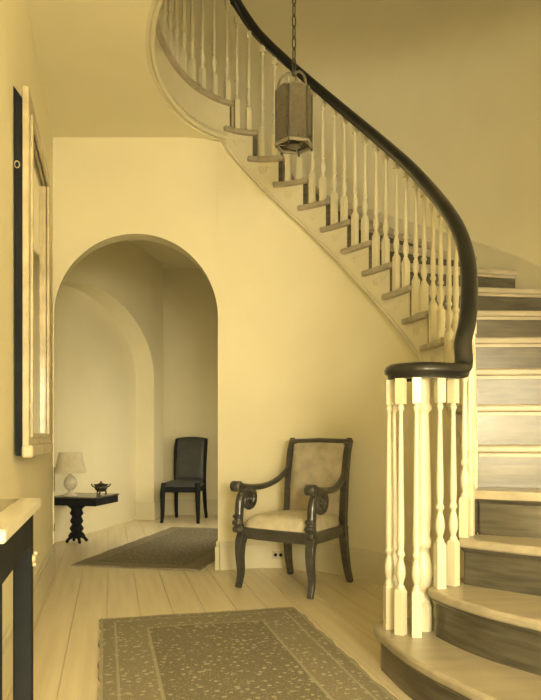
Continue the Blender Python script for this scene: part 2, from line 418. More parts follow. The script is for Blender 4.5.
# skirting string on outer wall
m = MB(); vs = []; fs = []
segs = []
for n10 in range(60, 180):
    n = n10/10; i = int(n); t = n-i
    a = Vector(OP[i]); b = Vector(OP[min(18,i+1)])
    g = lambda k: Vector(OP[max(6,min(18,k))])
    p0,p1,p2,p3 = g(i-1),g(i),g(i+1),g(i+2)
    p = .5*((2*p1)+(p2-p0)*t+(2*p0-5*p1+4*p2-p3)*t*t+(3*p1-p0-3*p2+p3)*t**3)
    segs.append((p, Z(n)))
for i,(p,z) in enumerate(segs):
    a = segs[max(0,i-1)][0]; b = segs[min(len(segs)-1,i+1)][0]; t = (b-a).normalized(); inn = Vector((-t.y,t.x))
    q = p+inn*.022
    vs += [(p.x,p.y,z-.3),(p.x,p.y,z+.10),(q.x,q.y,z+.09),(q.x,q.y,z-.3)]
for i in range(len(segs)-1):
    o = i*4
    for j in range(4): fs.append((o+j,o+(j+1)%4,o+4+(j+1)%4,o+4+j))
m.add(vs, fs, True)
struct('trim_1', m, 'white_paint', 'white skirting climbing along the outer wall beside the treads', 'trim')
# ground floor ceiling with the stair well cut out (also the landing floor)
well = [tuple(EO(n/4, WALL_OFF-.015)) for n in range(74, 133)]
cp = [hall(U_L-.1,V_B-.2), wl(VL,-.1)]+[(-1.60,4.80),(-.37,4.80)]+well+[(wall_r(2.41)+.05,2.41), (q1[0]+.05,q1[1])]
m = MB(); m.prism(cp, CEIL, ZL-.03)
struct('ceiling', m, 'ceiling_plaster', 'plain hall ceiling ending at the rounded edge of the stair well', 'ceiling')
m = MB(); m.prism([(-1.75,4.79),(-.36,4.79),tuple(EO(18.0,WALL_OFF)),OP[18],(-1.0,5.45),(-1.36,5.12)], CEIL, ZL-.03)
struct('floor_landing', m, 'floor_wood', 'upper landing floor behind the turned balusters', 'floor')
m = MB(); m.prism([hall(-1.6,V_B-.2),hall(2.9,V_B-.2),hall(3.2,6.6),hall(-1.2,6.6)], UPCEIL, UPCEIL+.1)
struct('ceiling_upper', m, 'ceiling_plaster', 'upper storey ceiling high above the stair well', 'ceiling')
# wall behind the viewer with its windows
def bw(u,z,s): x,y = hall(u, V_B-(.12 if s else 0)); return (x,y,z)
m = MB()
us = [U_L-.1, -.1, .75, 1.3, 2.2, U_R+.1]; zs = [0,.35,2.35,4.0,5.7,UPCEIL]
for i in range(5):
    for j in range(5):
        if i in (1,3) and j in (1,3): continue
        m.wallpoly([(us[i],zs[j]),(us[i+1],zs[j]),(us[i+1],zs[j+1]),(us[i],zs[j+1])], bw)
struct('wall_back', m, 'plaster', 'plaster end wall of the hall with four sash windows', 'wall')
for i,(u0,u1,z0,z1,_) in enumerate(WINDOWS):
    m = MB()
    def fr(a0,a1,c0,c1,d0=.03,d1=.09):
        m.wallpoly([(a0,c0),(a1,c0),(a1,c1),(a0,c1)], lambda u,z,s: (*hall(u, V_B-(d1 if s else d0)), z))
    fr(u0,u0+.05,z0,z1); fr(u1-.05,u1,z0,z1); fr(u0,u1,z0,z0+.06); fr(u0,u1,z1-.05,z1)
    wo = struct('window_%d' % (i+1), m, 'white_paint', ['lower left','lower right','upper left','upper right'][i]+' sash window in the end wall', 'window')
    for k in range(1,3):
        m = MB(); fr(u0+(u1-u0)*k/3-.012, u0+(u1-u0)*k/3+.012, z0+.06, z1-.05, .05,.08); obj('muntin', m, 'white_paint', wo)
    for k in range(1,4):
        m = MB(); zz = z0+(z1-z0)*k/4; fr(u0+.05, u1-.05, zz-.012, zz+.012, .05,.08); obj('muntin', m, 'white_paint', wo)
    m = MB(); fr(u0+.03, u1-.03, z0+.03, z1-.03, .062,.066); obj('pane', m, 'window_glass', wo)
# passage behind the arch
PB = Vector((-1.32,7.70)); PD = Vector((.2247,.9744)); PN = Vector((-.9744,.2247))   # wall line, direction, outward
NC = 6.37; NA = 1.33/ .9744; NSP, NRISE, REC = 1.60, .74, .22
def pl(s, off=0): p = PB+PD*s+PN*off; return (p.x,p.y)
S_C = (NC-PB.y)/PD.y; S0 = S_C-1.345; S1 = 0.0; A_ = (S1-S0)/2; S_C = (S0+S1)/2
ar = [(S_C+A_*math.cos(PI*i/40), NSP+NRISE*math.sin(PI*i/40)) for i in range(41)]
m = MB()
poly = [(S1+.28,0),(S1+.28,2.98),(S0-.15,2.98),(S0-.15,0),(S0,0)]+[(a,z) for a,z in reversed(ar)]+[(S1,0)]
m.wallpoly(poly, lambda a,z,s: (*pl(a, REC if s else 0), z))
m.wallpoly([(S0-.15,0),(S1+.4,0),(S1+.4,2.98),(S0-.15,2.98)], lambda a,z,s: (*pl(a, REC+(.1 if s else 0)), z))
struct('wall_niche', m, 'plaster', 'passage side wall with the shallow arched niche behind the lamp', 'wall')
m = MB()
a = pl(S1+.0); b = pl(S1+.285)
m.prism([pl(S1-.004,-.015), pl(S1+.26,-.015), pl(S1+.26,.05), pl(S1+.03,.05), pl(S1+.03,REC-.0), pl(S1-.018,REC-.0), pl(S1-.018,-.015)], 0, .2)
struct('baseboard_niche', m, 'white_paint', 'white plinth block at the far jamb of the niche', 'baseboard', bevel=.004)
YB = 8.2
m = MB(); m.box(-1.45, .1, YB, YB+.1, 0, 3.0)
struct('wall_passage_end', m, 'plaster', 'end wall of the passage behind the dark side chair', 'wall')
m = MB(); m.box(-1.3, -.28, YB-.018, YB, 0, .17); m.box(-1.3, -.28, YB-.01, YB, .17, .195)
struct('baseboard_passage', m, 'white_paint', 'white baseboard behind the legs of the dark side chair', 'baseboard')
m = MB(); y0, y1, z0, z1 = PWIN
m.box(-.30,-.2,4.93,y0,0,3.0); m.box(-.30,-.2,y1,YB,0,3.0); m.box(-.30,-.2,y0,y1,0,z0); m.box(-.30,-.2,y0,y1,z1,3.0)
struct('wall_passage_right', m, 'plaster', 'hidden right hand wall of the passage', 'wall')
wo = struct('window_5', MB().box(-.27,-.23,y0,y0+.05,z0,z1).box(-.27,-.23,y1-.05,y1,z0,z1).box(-.27,-.23,y0,y1,z0,z0+.05).box(-.27,-.23,y0,y1,z1-.05,z1), 'white_paint', 'casement window lighting the passage from its hidden side', 'window')
obj('muntin', MB().box(-.26,-.24,(y0+y1)/2-.012,(y0+y1)/2+.012,z0+.05,z1-.05), 'white_paint', wo)
obj('muntin', MB().box(-.26,-.24,y0+.05,y1-.05,(z0+z1)/2-.012,(z0+z1)/2+.012), 'white_paint', wo)
obj('pane', MB().box(-.252,-.248,y0+.03,y1-.03,z0+.03,z1-.03), 'window_glass', wo)
m = MB(); m.box(-2.5, -.15, 4.90, YB+.1, 2.97, 3.02)
struct('ceiling_passage', m, 'ceiling_plaster', 'flat shaded ceiling of the passage beyond the arch', 'ceiling')
m = MB(); m.box(-2.3, -1.60, 4.80, 4.93, 0, 3.0)
struct('wall_passage_return', m, 'plaster', 'short return wall hidden behind the left arch jamb', 'wall')

# ------------------------------------------------------------------ staircase
st = thing('staircase', 'curved open-well staircase with white turned balusters and dark sweeping handrail', 'staircase', (.6,2.7,0))
ST0 = Vector((.6,2.7,0))
def sobj(name, mb, mat, **k):
    mb.v = [(x-ST0.x, y-ST0.y, z) for x,y,z in mb.v]
    return obj(name, mb, mat, st, **k)
TH = .036
F1 = [(.70,2.93),(.60,2.94),(.505,2.91),(.445,2.85),(.420,2.76),(.433,2.662),(.466,2.486),(.514,2.322),(.579,2.172),(.640,2.04),(.76,1.86),(.95,1.68),(1.3,1.48),(1.75,1.32),(2.2,1.24)]
F2 = [(.80,2.86),(.72,2.79),(.655,2.725),(.618,2.665),(.624,2.61),(.664,2.492),(.732,2.353),(.804,2.254),(.87,2.17),(1.0,2.04),(1.3,1.86),(1.7,1.73),(2.12,1.66)]
F3 = [(.80,2.86),(.765,2.78),(.750,2.725),(.765,2.695),(.86,2.605),(.981,2.504),(1.25,2.33),(1.62,2.17),(2.03,2.07)]
F4 = [(.88,2.98),(.84,2.90),(.822,2.84),(.84,2.815),(1.039,2.705),(1.35,2.60),(1.65,2.535),(1.95,2.50)]
def smooth2(pts, per=4): return [(p.x,p.y) for p in spline([(a,b,0) for a,b in pts], per)]
def inset(path, d):  # shift to the left-hand... away from the nosing front
    return offs(path, d)
backs = {1:[(2.0,2.3),(1.2,2.6)], 2:[(1.98,2.4),(1.2,2.7)], 3:[(1.9,2.7),(1.2,2.85)], 4:[(1.80,2.98),(1.25,3.05)]}
for n, F in ((1,F1),(2,F2),(3,F3),(4,F4)):
    c = smooth2(F)
    sobj('tread', MB().prism(c+backs[n], Z(n)-TH, Z(n)), 'tread_wood', bevel=.012, segs=3)
    a, b = offs(c, .028), offs(c, .05)
    m = MB(); z0 = Z(n-1) if n > 1 else 0; z1 = Z(n)-TH
    vs = []; fs = []
    for p,q in zip(a,b): vs += [(*p,z0),(*p,z1),(*q,z1),(*q,z0)]
    for i in range(len(a)-1):
        for j in range(4): fs.append((i*4+j,i*4+(j+1)%4,i*4+4+(j+1)%4,i*4+4+j))
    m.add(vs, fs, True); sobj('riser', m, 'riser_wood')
    # cove moulding under the nosing
    a, b = offs(c, .012), offs(c, .03)
    m = MB(); vs = []; fs = []
    for p,q in zip(a,b): vs += [(*q,z1-.022),(*p,z1-.006),(*p,z1),(*q,z1)]
    for i in range(len(a)-1):
        for j in range(4): fs.append((i*4+j,i*4+(j+1)%4,i*4+4+(j+1)%4,i*4+4+j))
    m.add(vs, fs, True); sobj('cove_moulding', m, 'riser_wood')
def O(n):
    i = int(n); t = n-i
    if i >= 18: return Vector(OP[18])
    return Vector(OP[i]).lerp(Vector(OP[i+1]), t)
for n in range(5, 18):
    inner = [tuple(E(n+k/5)) for k in range(6)]
    if n < 17: inner.append(tuple(EO(n+1.14, .03)))
    else: inner.append(tuple(EO(n+1.14, .05)))
    outer = [tuple(O(min(18,n+1.14))), tuple(O(n+.5)), tuple(O(n))]
    sobj('tread', MB().prism(inner+outer, Z(n)-TH, Z(n)), 'tread_wood', bevel=.011, segs=3)
for n in range(5, 19):
    a, b = EO(n+.05, SIN(n)-.003), O(min(18,n+.05)); t = (b-a).normalized(); nn = Vector((-t.y,t.x))*.030
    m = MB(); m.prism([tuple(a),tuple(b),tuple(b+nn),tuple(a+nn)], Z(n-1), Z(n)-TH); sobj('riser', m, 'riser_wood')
    a2 = EO(n+.02,.04); b2 = O(n) if n >= 18 else O(n+.01)
    m = MB(); m.prism([tuple(a2),tuple(b2),tuple(b2+nn*.9),tuple(a2+nn*.9)], Z(n)-TH-.016, Z(n)-TH); sobj('cove_moulding', m, 'tread_wood')
for n in range(4, 18):
    m = MB(); strip(m, n+1.0, n+1.42, .06, 0, lambda k: SIN(k)+.004, lambda k, n=n: Z(n)-TH, lambda k, n=n: Z(n)-.001)
    sobj('return_nosing', m, 'tread_wood', bevel=.009)
# cut string, one sawtooth board per step so that each carries its bracket
m = MB()
for n in range(4, 18):
    strip(m, n+.19, n+1.19, *[.125, SIN, lambda k: WO(k)+.002], lambda k: Z(k)-.375, lambda k, n=n: Z(n)-.004)
sobj('string_board', m, 'white_paint')
m = MB(); strip(m, 18.1, 33, .15, .030, WALL_OFF+.005, lambda k: CEIL+.012 if k > 18.4 else 2.95+(k-18.1)*.3, lambda k: ZL-.034)
sobj('landing_fascia', m, 'white_paint')
def railpath(n0, n1, step, off, zf):
    out = []; n = n0
    while n <= n1+1e-6: p = EO(n,off(n) if callable(off) else off); out.append((p.x,p.y,zf(n))); n += step
    return out
for dz, rr in ((-.375,.007),(-.352,.0035)):
    m = MB(); m.tube(railpath(4.1, 18.3, .1, lambda k: SIN(k)-.002, lambda k: Z(k)+dz), rr, 6); sobj('string_bead', m, 'white_paint')
m = MB(); m.tube(railpath(18.3, 33, .15, .024, lambda k: CEIL+.016), .016, 8); sobj('fascia_bead', m, 'white_paint')
m = MB(); m.tube(railpath(18.3, 33, .15, .026, lambda k: CEIL+.05), .006, 6); sobj('fascia_bead', m, 'white_paint')
m = MB(); strip(m, 18.0, 33, .15, 0, .14, lambda k: ZL-TH, lambda k: ZL); sobj('landing_nosing', m, 'tread_wood', bevel=.010)
# scroll brackets on the string
for n in range(4, 18):
    pts = []
    for i in range(26):
        t = i/25; a = t*2.6*PI; r = .034*(1-t*.78)
        pts.append((.16-.09*0+r*math.cos(a+2.2)*1.2, -.075+r*math.sin(a+2.2)))
    pts = [(.03+.10*i/8, -.048-.02*math.sin(i/8*PI)) for i in range(8)]+pts
    P = []
    for s_, z_ in pts:
        p = EO(n+.15+s_/.205*.9, .029); P.append((p.x,p.y,Z(n)+z_-.01))
    m = MB(); m.tube(P, .0035, 5); sobj('scroll_bracket', m, 'white_paint')

# balusters: square foot, vase turning, slender taper, square top
def baluster_mesh(h, name, foot=.17, side=.036, top=.05, fat=1.0):
    q = side/math.sqrt(2)*fat
    m = MB()
    m.lathe([(q,0),(q,foot-.012),(q*.72,foot)], segs=4, smooth=False, rot=PI/4)
    z = foot; b = h-top
    g = fat
    prof = [(.016*g,z-.004),(.017*g,z+.006),(.011*g,z+.016),(.011*g,z+.024),(.0175*g,z+.045),(.0195*g,z+.066),(.017*g,z+.088),(.0105*g,z+.112),(.010*g,z+.122),
            (.0165*g,z+.130),(.0165*g,z+.140),(.0115*g,z+.150),(.0135*g,z+.175),(.0145*g,z+.20),(.0085*g,b-.035),(.0085*g,b-.03),(.013*g,b-.022),(.014*g,b-.014),(.010*g,b-.006),(.010*g,b+.002)]
    m.lathe(prof, segs=10)
    m.lathe([(q*.92,b),(q*.92,h)], segs=4, smooth=False, rot=PI/4)
    me = m.mesh(name); me.materials.append(MAT['white_paint']); return me
RAIL_H = .685
bA = baluster_mesh(RAIL_H-.035+.055, 'baluster', .165); bB = baluster_mesh(RAIL_H-.035+.145, 'baluster', .215); bL = baluster_mesh(.72, 'baluster', .15)
bV1 = baluster_mesh(1.20-Z(1)-.03, 'baluster', .18, top=.10); bV2 = baluster_mesh(1.20-Z(2)-.03, 'baluster', .18, top=.095)
def bal(me, x, y, z, ang): link('baluster', me, None, st, loc=(x-ST0.x, y-ST0.y, z), rotz=ang)
def BOF(n): return .002+.026*min(1,max(0,(n-3)/4))
for n in range(3, 18):
    for fr_, me in ((.36,bA),(.83,bB)):
        p = EO(n+fr_, BOF(n+fr_)); t = ET(n+fr_)
        extra = 0
        if n == 3 and fr_ < .5: me = bA
        bal(me, p.x, p.y, Z(n)+extra, math.atan2(t.y,t.x))
k = 18.25
while k < 33:
    p = EO(k, BOF(k)); t = ET(k); bal(bL, p.x, p.y, ZL, math.atan2(t.y,t.x))
    k += .105/ (E(min(33,k+.5))-E(max(3,k-.5))).length
for x,y,a in ((.727,2.705,.7),(.662,2.657,.2)): bal(bV2, x, y, Z(2), a)
for x,y,a in ((.567,2.642,-.1),(.512,2.672,-.7),(.480,2.755,-1.4),(.515,2.835,-2.2)): bal(bV1, x, y, Z(1), a)
m = MB(); h = 1.19-Z(1)
m.lathe([(.044,0),(.044,.10),(.036,.115)], segs=16, smooth=False)
m.lathe([(.034,.11),(.040,.125),(.030,.145),(.028,.16),(.042,.20),(.046,.23),(.040,.27),(.026,.31),(.026,.325),(.038,.335),(.038,.36),(.030,.375),(.034,.42),(.036,.50),(.026,h-.16),(.026,h-.15),(.036,h-.14),(.037,h-.125),(.028,h-.11),(.030,h-.10),(.030,h)], segs=20)
m.v = [(x+.613,y+.745,z+Z(1)) for x,y,z in m.v]
m.v = [(x,y+2.0,z) for x,y,z in m.v]
sobj('newel_post', m, 'white_paint')
# handrail with volute
def rz(n):
    if n >= 18: return ZL+.74
    return Z(n)+RAIL_H+ (.04*max(0,(n-17)) )
vol = [(.600,2.735),(.622,2.76),(.618,2.80),(.575,2.822),(.525,2.805),(.497,2.755),(.515,2.695),(.575,2.650),(.650,2.648),(.725,2.680),(.778,2.742)]
path = [(x,y,1.20) for x,y in vol[:-1]]+[(vol[-1][0],vol[-1][1],1.222)]
n = 3.55
while n < 33.01:
    p = EO(min(n,33), BOF(n)-.016); path.append((p.x,p.y, rz(n))); n += .45
path = spline(path, 5)
prof = [(-.020,-.030),(.020,-.030),(.024,-.014),(.035,-.006),(.037,.006),(.030,.022),(.014,.031),(-.014,.031),(-.030,.022),(-.037,.006),(-.035,-.006),(-.024,-.014)]
m = MB(); m.sweep(path, prof); sobj('handrail', m, 'mahogany')


# ------------------------------------------------------------------ hall furniture
# armchair (front is local -Y)
ch = thing('armchair', 'carved mahogany scroll-arm chair with pale upholstery against the curved wall', 'chair', (.170,4.315,0), math.radians(-35)); ch.scale = (.97,.97,1.0)
def yz(pts, x, xs=None): return [(x if xs is None else xs[i], p[0], p[1]) for i,p in enumerate(pts)]
for sx in (-1, 1):
    P = spline([(sx*.258,-.225,.36),(sx*.264,-.262,.29),(sx*.266,-.268,.20),(sx*.268,-.256,.10),(sx*.270,-.268,.035),(sx*.271,-.282,0)], 4)
    R = [.043-.019*min(1,i/(len(P)-1)*1.25) for i in range(len(P))]; R[-1] = .026; R[-2] = .024
    obj('leg', MB().tube(P, R, 4, False, rot=PI/4), 'chair_wood', ch, bevel=.005)
    P = spline([(sx*.222,.215,.37),(sx*.226,.225,.24),(sx*.232,.25,.10),(sx*.238,.285,0)], 4)
    obj('leg', MB().tube(P, [.037-.012*i/(len(P)-1) for i in range(len(P))], 4, False, rot=PI/4), 'chair_wood', ch, bevel=.004)
    P = spline([(sx*.222,.215,.33),(sx*.222,.222,.48),(sx*.223,.238,.66),(sx*.225,.262,.82),(sx*.226,.292,.905),(sx*.226,.305,.925)], 5)
    obj('back_stile', MB().tube(P, [.032-.006*i/(len(P)-1) for i in range(len(P))], 4, False, rot=PI/4), 'chair_wood', ch, bevel=.005)
    P = spline([(sx*.226,.247,.745),(sx*.236,.205,.700),(sx*.252,.12,.650),(sx*.268,.01,.622),(sx*.277,-.12,.618),(sx*.280,-.215,.628),(sx*.281,-.275,.640)], 6)
    arm = obj('arm', MB().tube(P, [.017+.006*i/(len(P)-1) for i in range(len(P))], 8, True, flat=1.25), 'chair_wood', ch)
    m = MB(); c = Vector((sx*.281,-.283,.632))
    m.tube([c+Vector((-.036,0,0)), c+Vector((-.030,0,0)), c+Vector((.030,0,0)), c+Vector((.036,0,0))], [.024,.034,.034,.024], 14)
    m.tube([c+Vector((-.042,0,0)), c+Vector((.042,0,0))], .013, 10)
    obj('scroll_end', m, 'chair_wood', arm)
    pts = [(-.228,.335),(-.262,.375),(-.272,.42),(-.266,.47),(-.262,.52),(-.250,.565),(-.218,.600)]
    cy, cz, r0 = -.166, .545, .070
    for i in range(30):
        t = i/29; a = math.radians(130) - t*math.radians(560); r = r0*(1-.78*t)
        pts.append((cy+r*math.cos(a), cz+r*math.sin(a)))
    P = spline([(sx*.274,a,b) for a,b in pts], 3)
    nP = len(P); R = [.031-.004*min(1,i/20)-.014*max(0,(i-20)/(nP-20)) for i in range(nP)]
    sup = obj('arm_support', MB().tube(P, R, 8, True, flat=1.0), 'chair_wood', ch)
    m = MB()
    for (yy,zz,rr) in ((-.286,.365,.020),(-.292,.405,.018),(-.288,.445,.015)):
        m.tube([(sx*.274-.03,yy,zz),(sx*.274-.024,yy,zz),(sx*.274+.024,yy,zz),(sx*.274+.03,yy,zz)], [rr*.6,rr,rr,rr*.6], 10)
    obj('scroll_knop', m, 'chair_wood', sup)
m = MB()
fo = [(-.285+.57*i/12, -.262-.020*math.sin(PI*i/12)) for i in range(13)]
outl = fo+[(.238,.235),(-.238,.235)]
m.prism(outl, .308, .378); obj('seat_rail', m, 'chair_wood', ch, bevel=.008)
def seat_fn(w0, w1, y0, y1, z0, zt, bow):
    def fn(u, v):
        t = v; w = w0+(w1-w0)*t; a = (u-.5)*2; b_ = (v-.5)*2
        k = (1-abs(a)**6)*(1-abs(b_)**6); k = max(0,k)**.33
        return (a*w, y0+(y1-y0)*t - bow*(1-t)*(1-a*a), z0+(zt-z0)*k*(1+.12*(1-a*a)*(1-b_*b_)))
    return fn
obj('seat_cushion', MB().grid(seat_fn(.262,.215,-.245,.215,.370,.458,.02), 22, 22), 'upholstery', ch)
def back_y(z): return .212+.06*((z-.4)/.5)**2+.01*(z-.4)
def bk(u, v, front):
    a = (u-.5)*2; b_ = (v-.5)*2; z = .40+.505*v
    k = max(0,(1-abs(a)**6)*(1-abs(b_)**6))**.4
    return (a*.199, back_y(z)-(.032*k+.006 if front else -.016*k-.004), z)
m = MB(); m.grid(lambda u,v: bk(u,v,True), 14, 18); m.grid(lambda u,v: bk(u,v,False), 14, 18)
obj('back_upholstery', m, 'back_upholstery', ch)
m = MB(); m.tube([(-.245,.285,.905),(-.235,.285,.905),(0,.292,.912),(.235,.285,.905),(.245,.285,.905)], [.014,.022,.022,.022,.014], 10)
obj('crest_rail', m, 'chair_wood', ch)
m = MB(); m.box(-.21,.21,.205,.240,.385,.425); obj('lower_back_rail', m, 'chair_wood', ch, bevel=.006)

# dark side chair at the end of the passage
sc_ = thing('side_chair', 'dark leather side chair with curved legs at the end of the passage', 'chair', (-.955,7.66,0), math.radians(-7))
for sx in (-1,1):
    P = spline([(sx*.185,-.22,.43),(sx*.195,-.25,.33),(sx*.196,-.25,.22),(sx*.198,-.245,.10),(sx*.203,-.262,0)], 4)
    obj('leg', MB().tube(P, [.034-.016*i/(len(P)-1) for i in range(len(P))], 6, True), 'dark_wood', sc_)
    P = spline([(sx*.165,.20,.43),(sx*.168,.215,.28),(sx*.172,.24,.12),(sx*.178,.275,0)], 4)
    obj('leg', MB().tube(P, [.026-.008*i/(len(P)-1) for i in range(len(P))], 6, True), 'dark_wood', sc_)
    P = spline([(sx*.168,.20,.40),(sx*.172,.205,.60),(sx*.176,.235,.80),(sx*.172,.285,.915)], 4)
    obj('back_stile', MB().tube(P, .021, 6, True), 'dark_wood', sc_)
m = MB(); m.prism([(-.205,-.245),(0,-.262),(.205,-.245),(.178,.215),(-.178,.215)], .335, .40); obj('seat_rail', m, 'dark_wood', sc_, bevel=.008)
obj('seat', MB().grid(seat_fn(.208,.175,-.25,.21,.395,.455,.015), 16, 16), 'dark_leather', sc_)
def bk2(u, v, front):
    a = (u-.5)*2; b_ = (v-.5)*2; z = .41+(.515+.018*(1-a*a))*v
    y = .195+.09*max(0,(z-.45)/.47)**1.6
    k = max(0,(1-abs(a)**6)*(1-abs(b_)**6))**.4
    return (a*(.170+.012*v), y-(.03*k+.008 if front else -.016*k-.006), z)
m = MB(); m.grid(lambda u,v: bk2(u,v,True), 12, 14); m.grid(lambda u,v: bk2(u,v,False), 12, 14)
obj('backrest', m, 'dark_leather', sc_)

# low console table in the niche
CT = math.atan2(-.2247,.9744)      # local y along the niche wall
tx, ty = -1.478, 5.75
tb = thing('console_table', 'low dark console on a carved pedestal standing in the niche', 'table', (tx,ty,0), CT)
TZ = .4275
m = MB(); m.box(-.40,0,0,.43,TZ-.075,TZ-.012); obj('apron', m, 'dark_wood', tb, bevel=.004)
m = MB(); m.box(-.43,.008,-.008,.438,TZ-.012,TZ); obj('table_top', m, 'chair_wood', tb, bevel=.003)
m = MB(); m.lathe([(.055,.05),(.075,.065),(.060,.09),(.045,.10),(.062,.13),(.048,.155),(.040,.165),(.058,.195),(.046,.225),(.040,.235),(.060,.265),(.046,.295),(.055,.31),(.085,.335),(.085,TZ-.07)], segs=16)
m.v = [(x-.295,y+.215,z) for x,y,z in m.v]
obj('pedestal', m, 'dark_wood', tb)
m = MB()
for a in range(4):
    t = PI/4+a*PI/2
    m.tube(spline([(-.295,.215,.065),(-.295+.06*math.cos(t),.215+.06*math.sin(t),.050),(-.295+.085*math.cos(t),.215+.085*math.sin(t),.022),(-.295+.095*math.cos(t),.215+.095*math.sin(t),.016)],4), .014, 6)
obj('pedestal_foot', m, 'dark_wood', tb)
# table lamp
lx, ly = -1.745, 5.93
lp = thing('table_lamp', 'small table lamp with pale cone shade and round porcelain base on the niche console', 'lamp', (lx,ly,TZ)); lp.scale = (1.04,1.04,1.13)
m = MB(); m.lathe([(.058,0),(.060,.008),(.045,.016),(.020,.030),(.016,.040),(.020,.046)], segs=20); obj('lamp_foot', m, 'porcelain', lp)
m = MB(); m.lathe([(.016,.044),(.036,.055),(.052,.080),(.055,.102),(.048,.128),(.030,.148),(.014,.156),(.012,.170),(.012,.20)], segs=20); obj('lamp_body', m, 'porcelain', lp)
m = MB(); prof = [(.132,.178),(.092,.335)]
for r_ in (0,-.003):
    m.lathe([(a+r_,b) for a,b in prof], segs=32)
m.f = [q for q in m.f if len(q) <= 4]; m.sm = [True]*len(m.f)
obj('lamp_shade', m, 'lamp_shade_cloth', lp)
# footed bowl
bx, by = -1.508, 6.05
bl = thing('footed_bowl', 'small dark bronze bowl with flared rim and feet beside the lamp', 'bowl', (bx,by,TZ)); bl.scale = (1.15,1.15,1.15)
m = MB(); m.lathe([(.004,.022),(.030,.026),(.046,.042),(.050,.058),(.046,.068),(.060,.078),(.058,.080),(.042,.070),(.044,.058),(.038,.044),(.004,.036)], segs=20); obj('bowl', m, 'dark_bronze', bl)
for a in range(3):
    t = a*2*PI/3+.5; m = MB(); m.tube([(.03*math.cos(t),.03*math.sin(t),.034),(.040*math.cos(t),.040*math.sin(t),.015),(.036*math.cos(t),.036*math.sin(t),0)], [.009,.006,.008], 8); obj('foot', m, 'dark_bronze', bl)
for a in (.3, .3+PI):
    m = MB(); m.tube(spline([(.048*math.cos(a),.048*math.sin(a),.058),(.066*math.cos(a),.066*math.sin(a),.070),(.070*math.cos(a),.070*math.sin(a),.086)],4), .005, 6); obj('handle', m, 'dark_bronze', bl)
m = MB(); m.lathe([(.047,.066),(.034,.082),(.012,.090),(.006,.094),(.008,.100),(.002,.106)], segs=16); obj('lid', m, 'dark_bronze', bl)

# rugs
def rug(name, label, ox, oy, rot, W, Lh, mat):
    r = thing(name, label, 'rug', (ox,oy,0), rot)
    n_u, n_v = 24, 44
    def top(u,v):
        e = .004*math.sin(v*37)+.003*math.sin(v*91+1); e2 = .004*math.sin(u*23)+.003*math.sin(u*71)
        x = u*W+e*((u<.02)+(u>.98)); y = v*Lh+e2*((v<.02)+(v>.98))
        return (x, y, .010+.0015*math.sin(u*9+v*5)+.001*math.sin(v*23))
    m = MB(); m.grid(top, n_u, n_v)
    # skirt down to the boards
    ring = [(i/n_u,0) for i in range(n_u)]+[(1,j/n_v) for j in range(n_v)]+[(1-i/n_u,1) for i in range(n_u)]+[(0,1-j/n_v) for j in range(n_v)]
    vs = []; fs = []
    for (u,v) in ring: p = top(u,v); vs += [p,(p[0],p[1],.0005)]
    k = len(ring)
    for i in range(k): j = (i+1)%k; fs.append((2*i,2*i+1,2*j+1,2*j))
    m.add(vs, fs); obj('pile', m, mat, r)
    m = MB()
    for end in (0,1):
        for i in range(int(W/.018)):
            x = (i+.5)*.018; y = -.001 if end == 0 else Lh+.001; dy = (-1 if end == 0 else 1)*(.016+.008*random.random()); dx = random.uniform(-.005,.005)
            m.tube([(x,y,.006),(x+dx,y+dy,.003)], [.004,.0025], 4)
    f = obj('fringe', m, 'rug_fringe', r); f['kind'] = 'stuff'
    return r
rug_material('rug_near_weave', 1.03, 2.1, (.20,.182,.137), (.27,.245,.185), (.58,.53,.40), .225)
rug_material('rug_far_weave', .97, 2.12, (.18,.165,.12), (.25,.225,.165), (.42,.38,.28), .12)
TLx, TLy = -.872, 3.48
RA = math.radians(13.7); ox = TLx + math.sin(RA)*2.1; oy = TLy - math.cos(RA)*2.1
rug('area_rug', 'large patterned rug in the foreground with a wide border', ox, oy, RA, 1.03, 2.1, 'rug_near_weave')
rug('area_rug', 'patterned rug lying askew in the passage beyond the arch', -1.452, 4.965, math.atan2(-.2047,.9788), .97, 2.12, 'rug_far_weave')

# foreground console by the left wall
# local frame: x away from the wall, y along the wall, origin at wall foot
V1, V2 = 1.25, 1.88
px, py = hall(U_L, V1)
ct = thing('hall_console', 'narrow dark console with light-edged marble top beneath the mirror', 'table', (px,py,0), HALL_ROT)
CZ = .78; LEN = V2-V1; D = .205
m = MB(); m.box(.022,D+.006,0,LEN,CZ-.026,CZ); obj('marble_top', m, 'marble_light', ct, bevel=.006)
m = MB(); m.box(.022,D-.045,.03,LEN-.03,CZ-.02,CZ+.0012); obj('marble_inset', m, 'marble_dark', ct)
m = MB(); m.box(.03,D-.012,.035,LEN-.03,CZ-.115,CZ-.026); obj('apron', m, 'dark_wood', ct, bevel=.004)
for yy in (.035,LEN-.075):
    for xx in (.03,D-.055):
        m = MB(); m.prism([(xx,yy),(xx+.045,yy),(xx+.045,yy+.045),(xx,yy+.045)], 0, CZ-.026); obj('leg', m, 'dark_wood', ct, bevel=.006)
m = MB(); m.ball((D-.010,LEN-.055,CZ-.150),.008,1,1,1.4); m.ball((D-.006,LEN-.055,CZ-.165),.006); m.ball((D-.004,LEN-.045,CZ-.138),.006); obj('gilt_mount', m, 'gilt', ct)

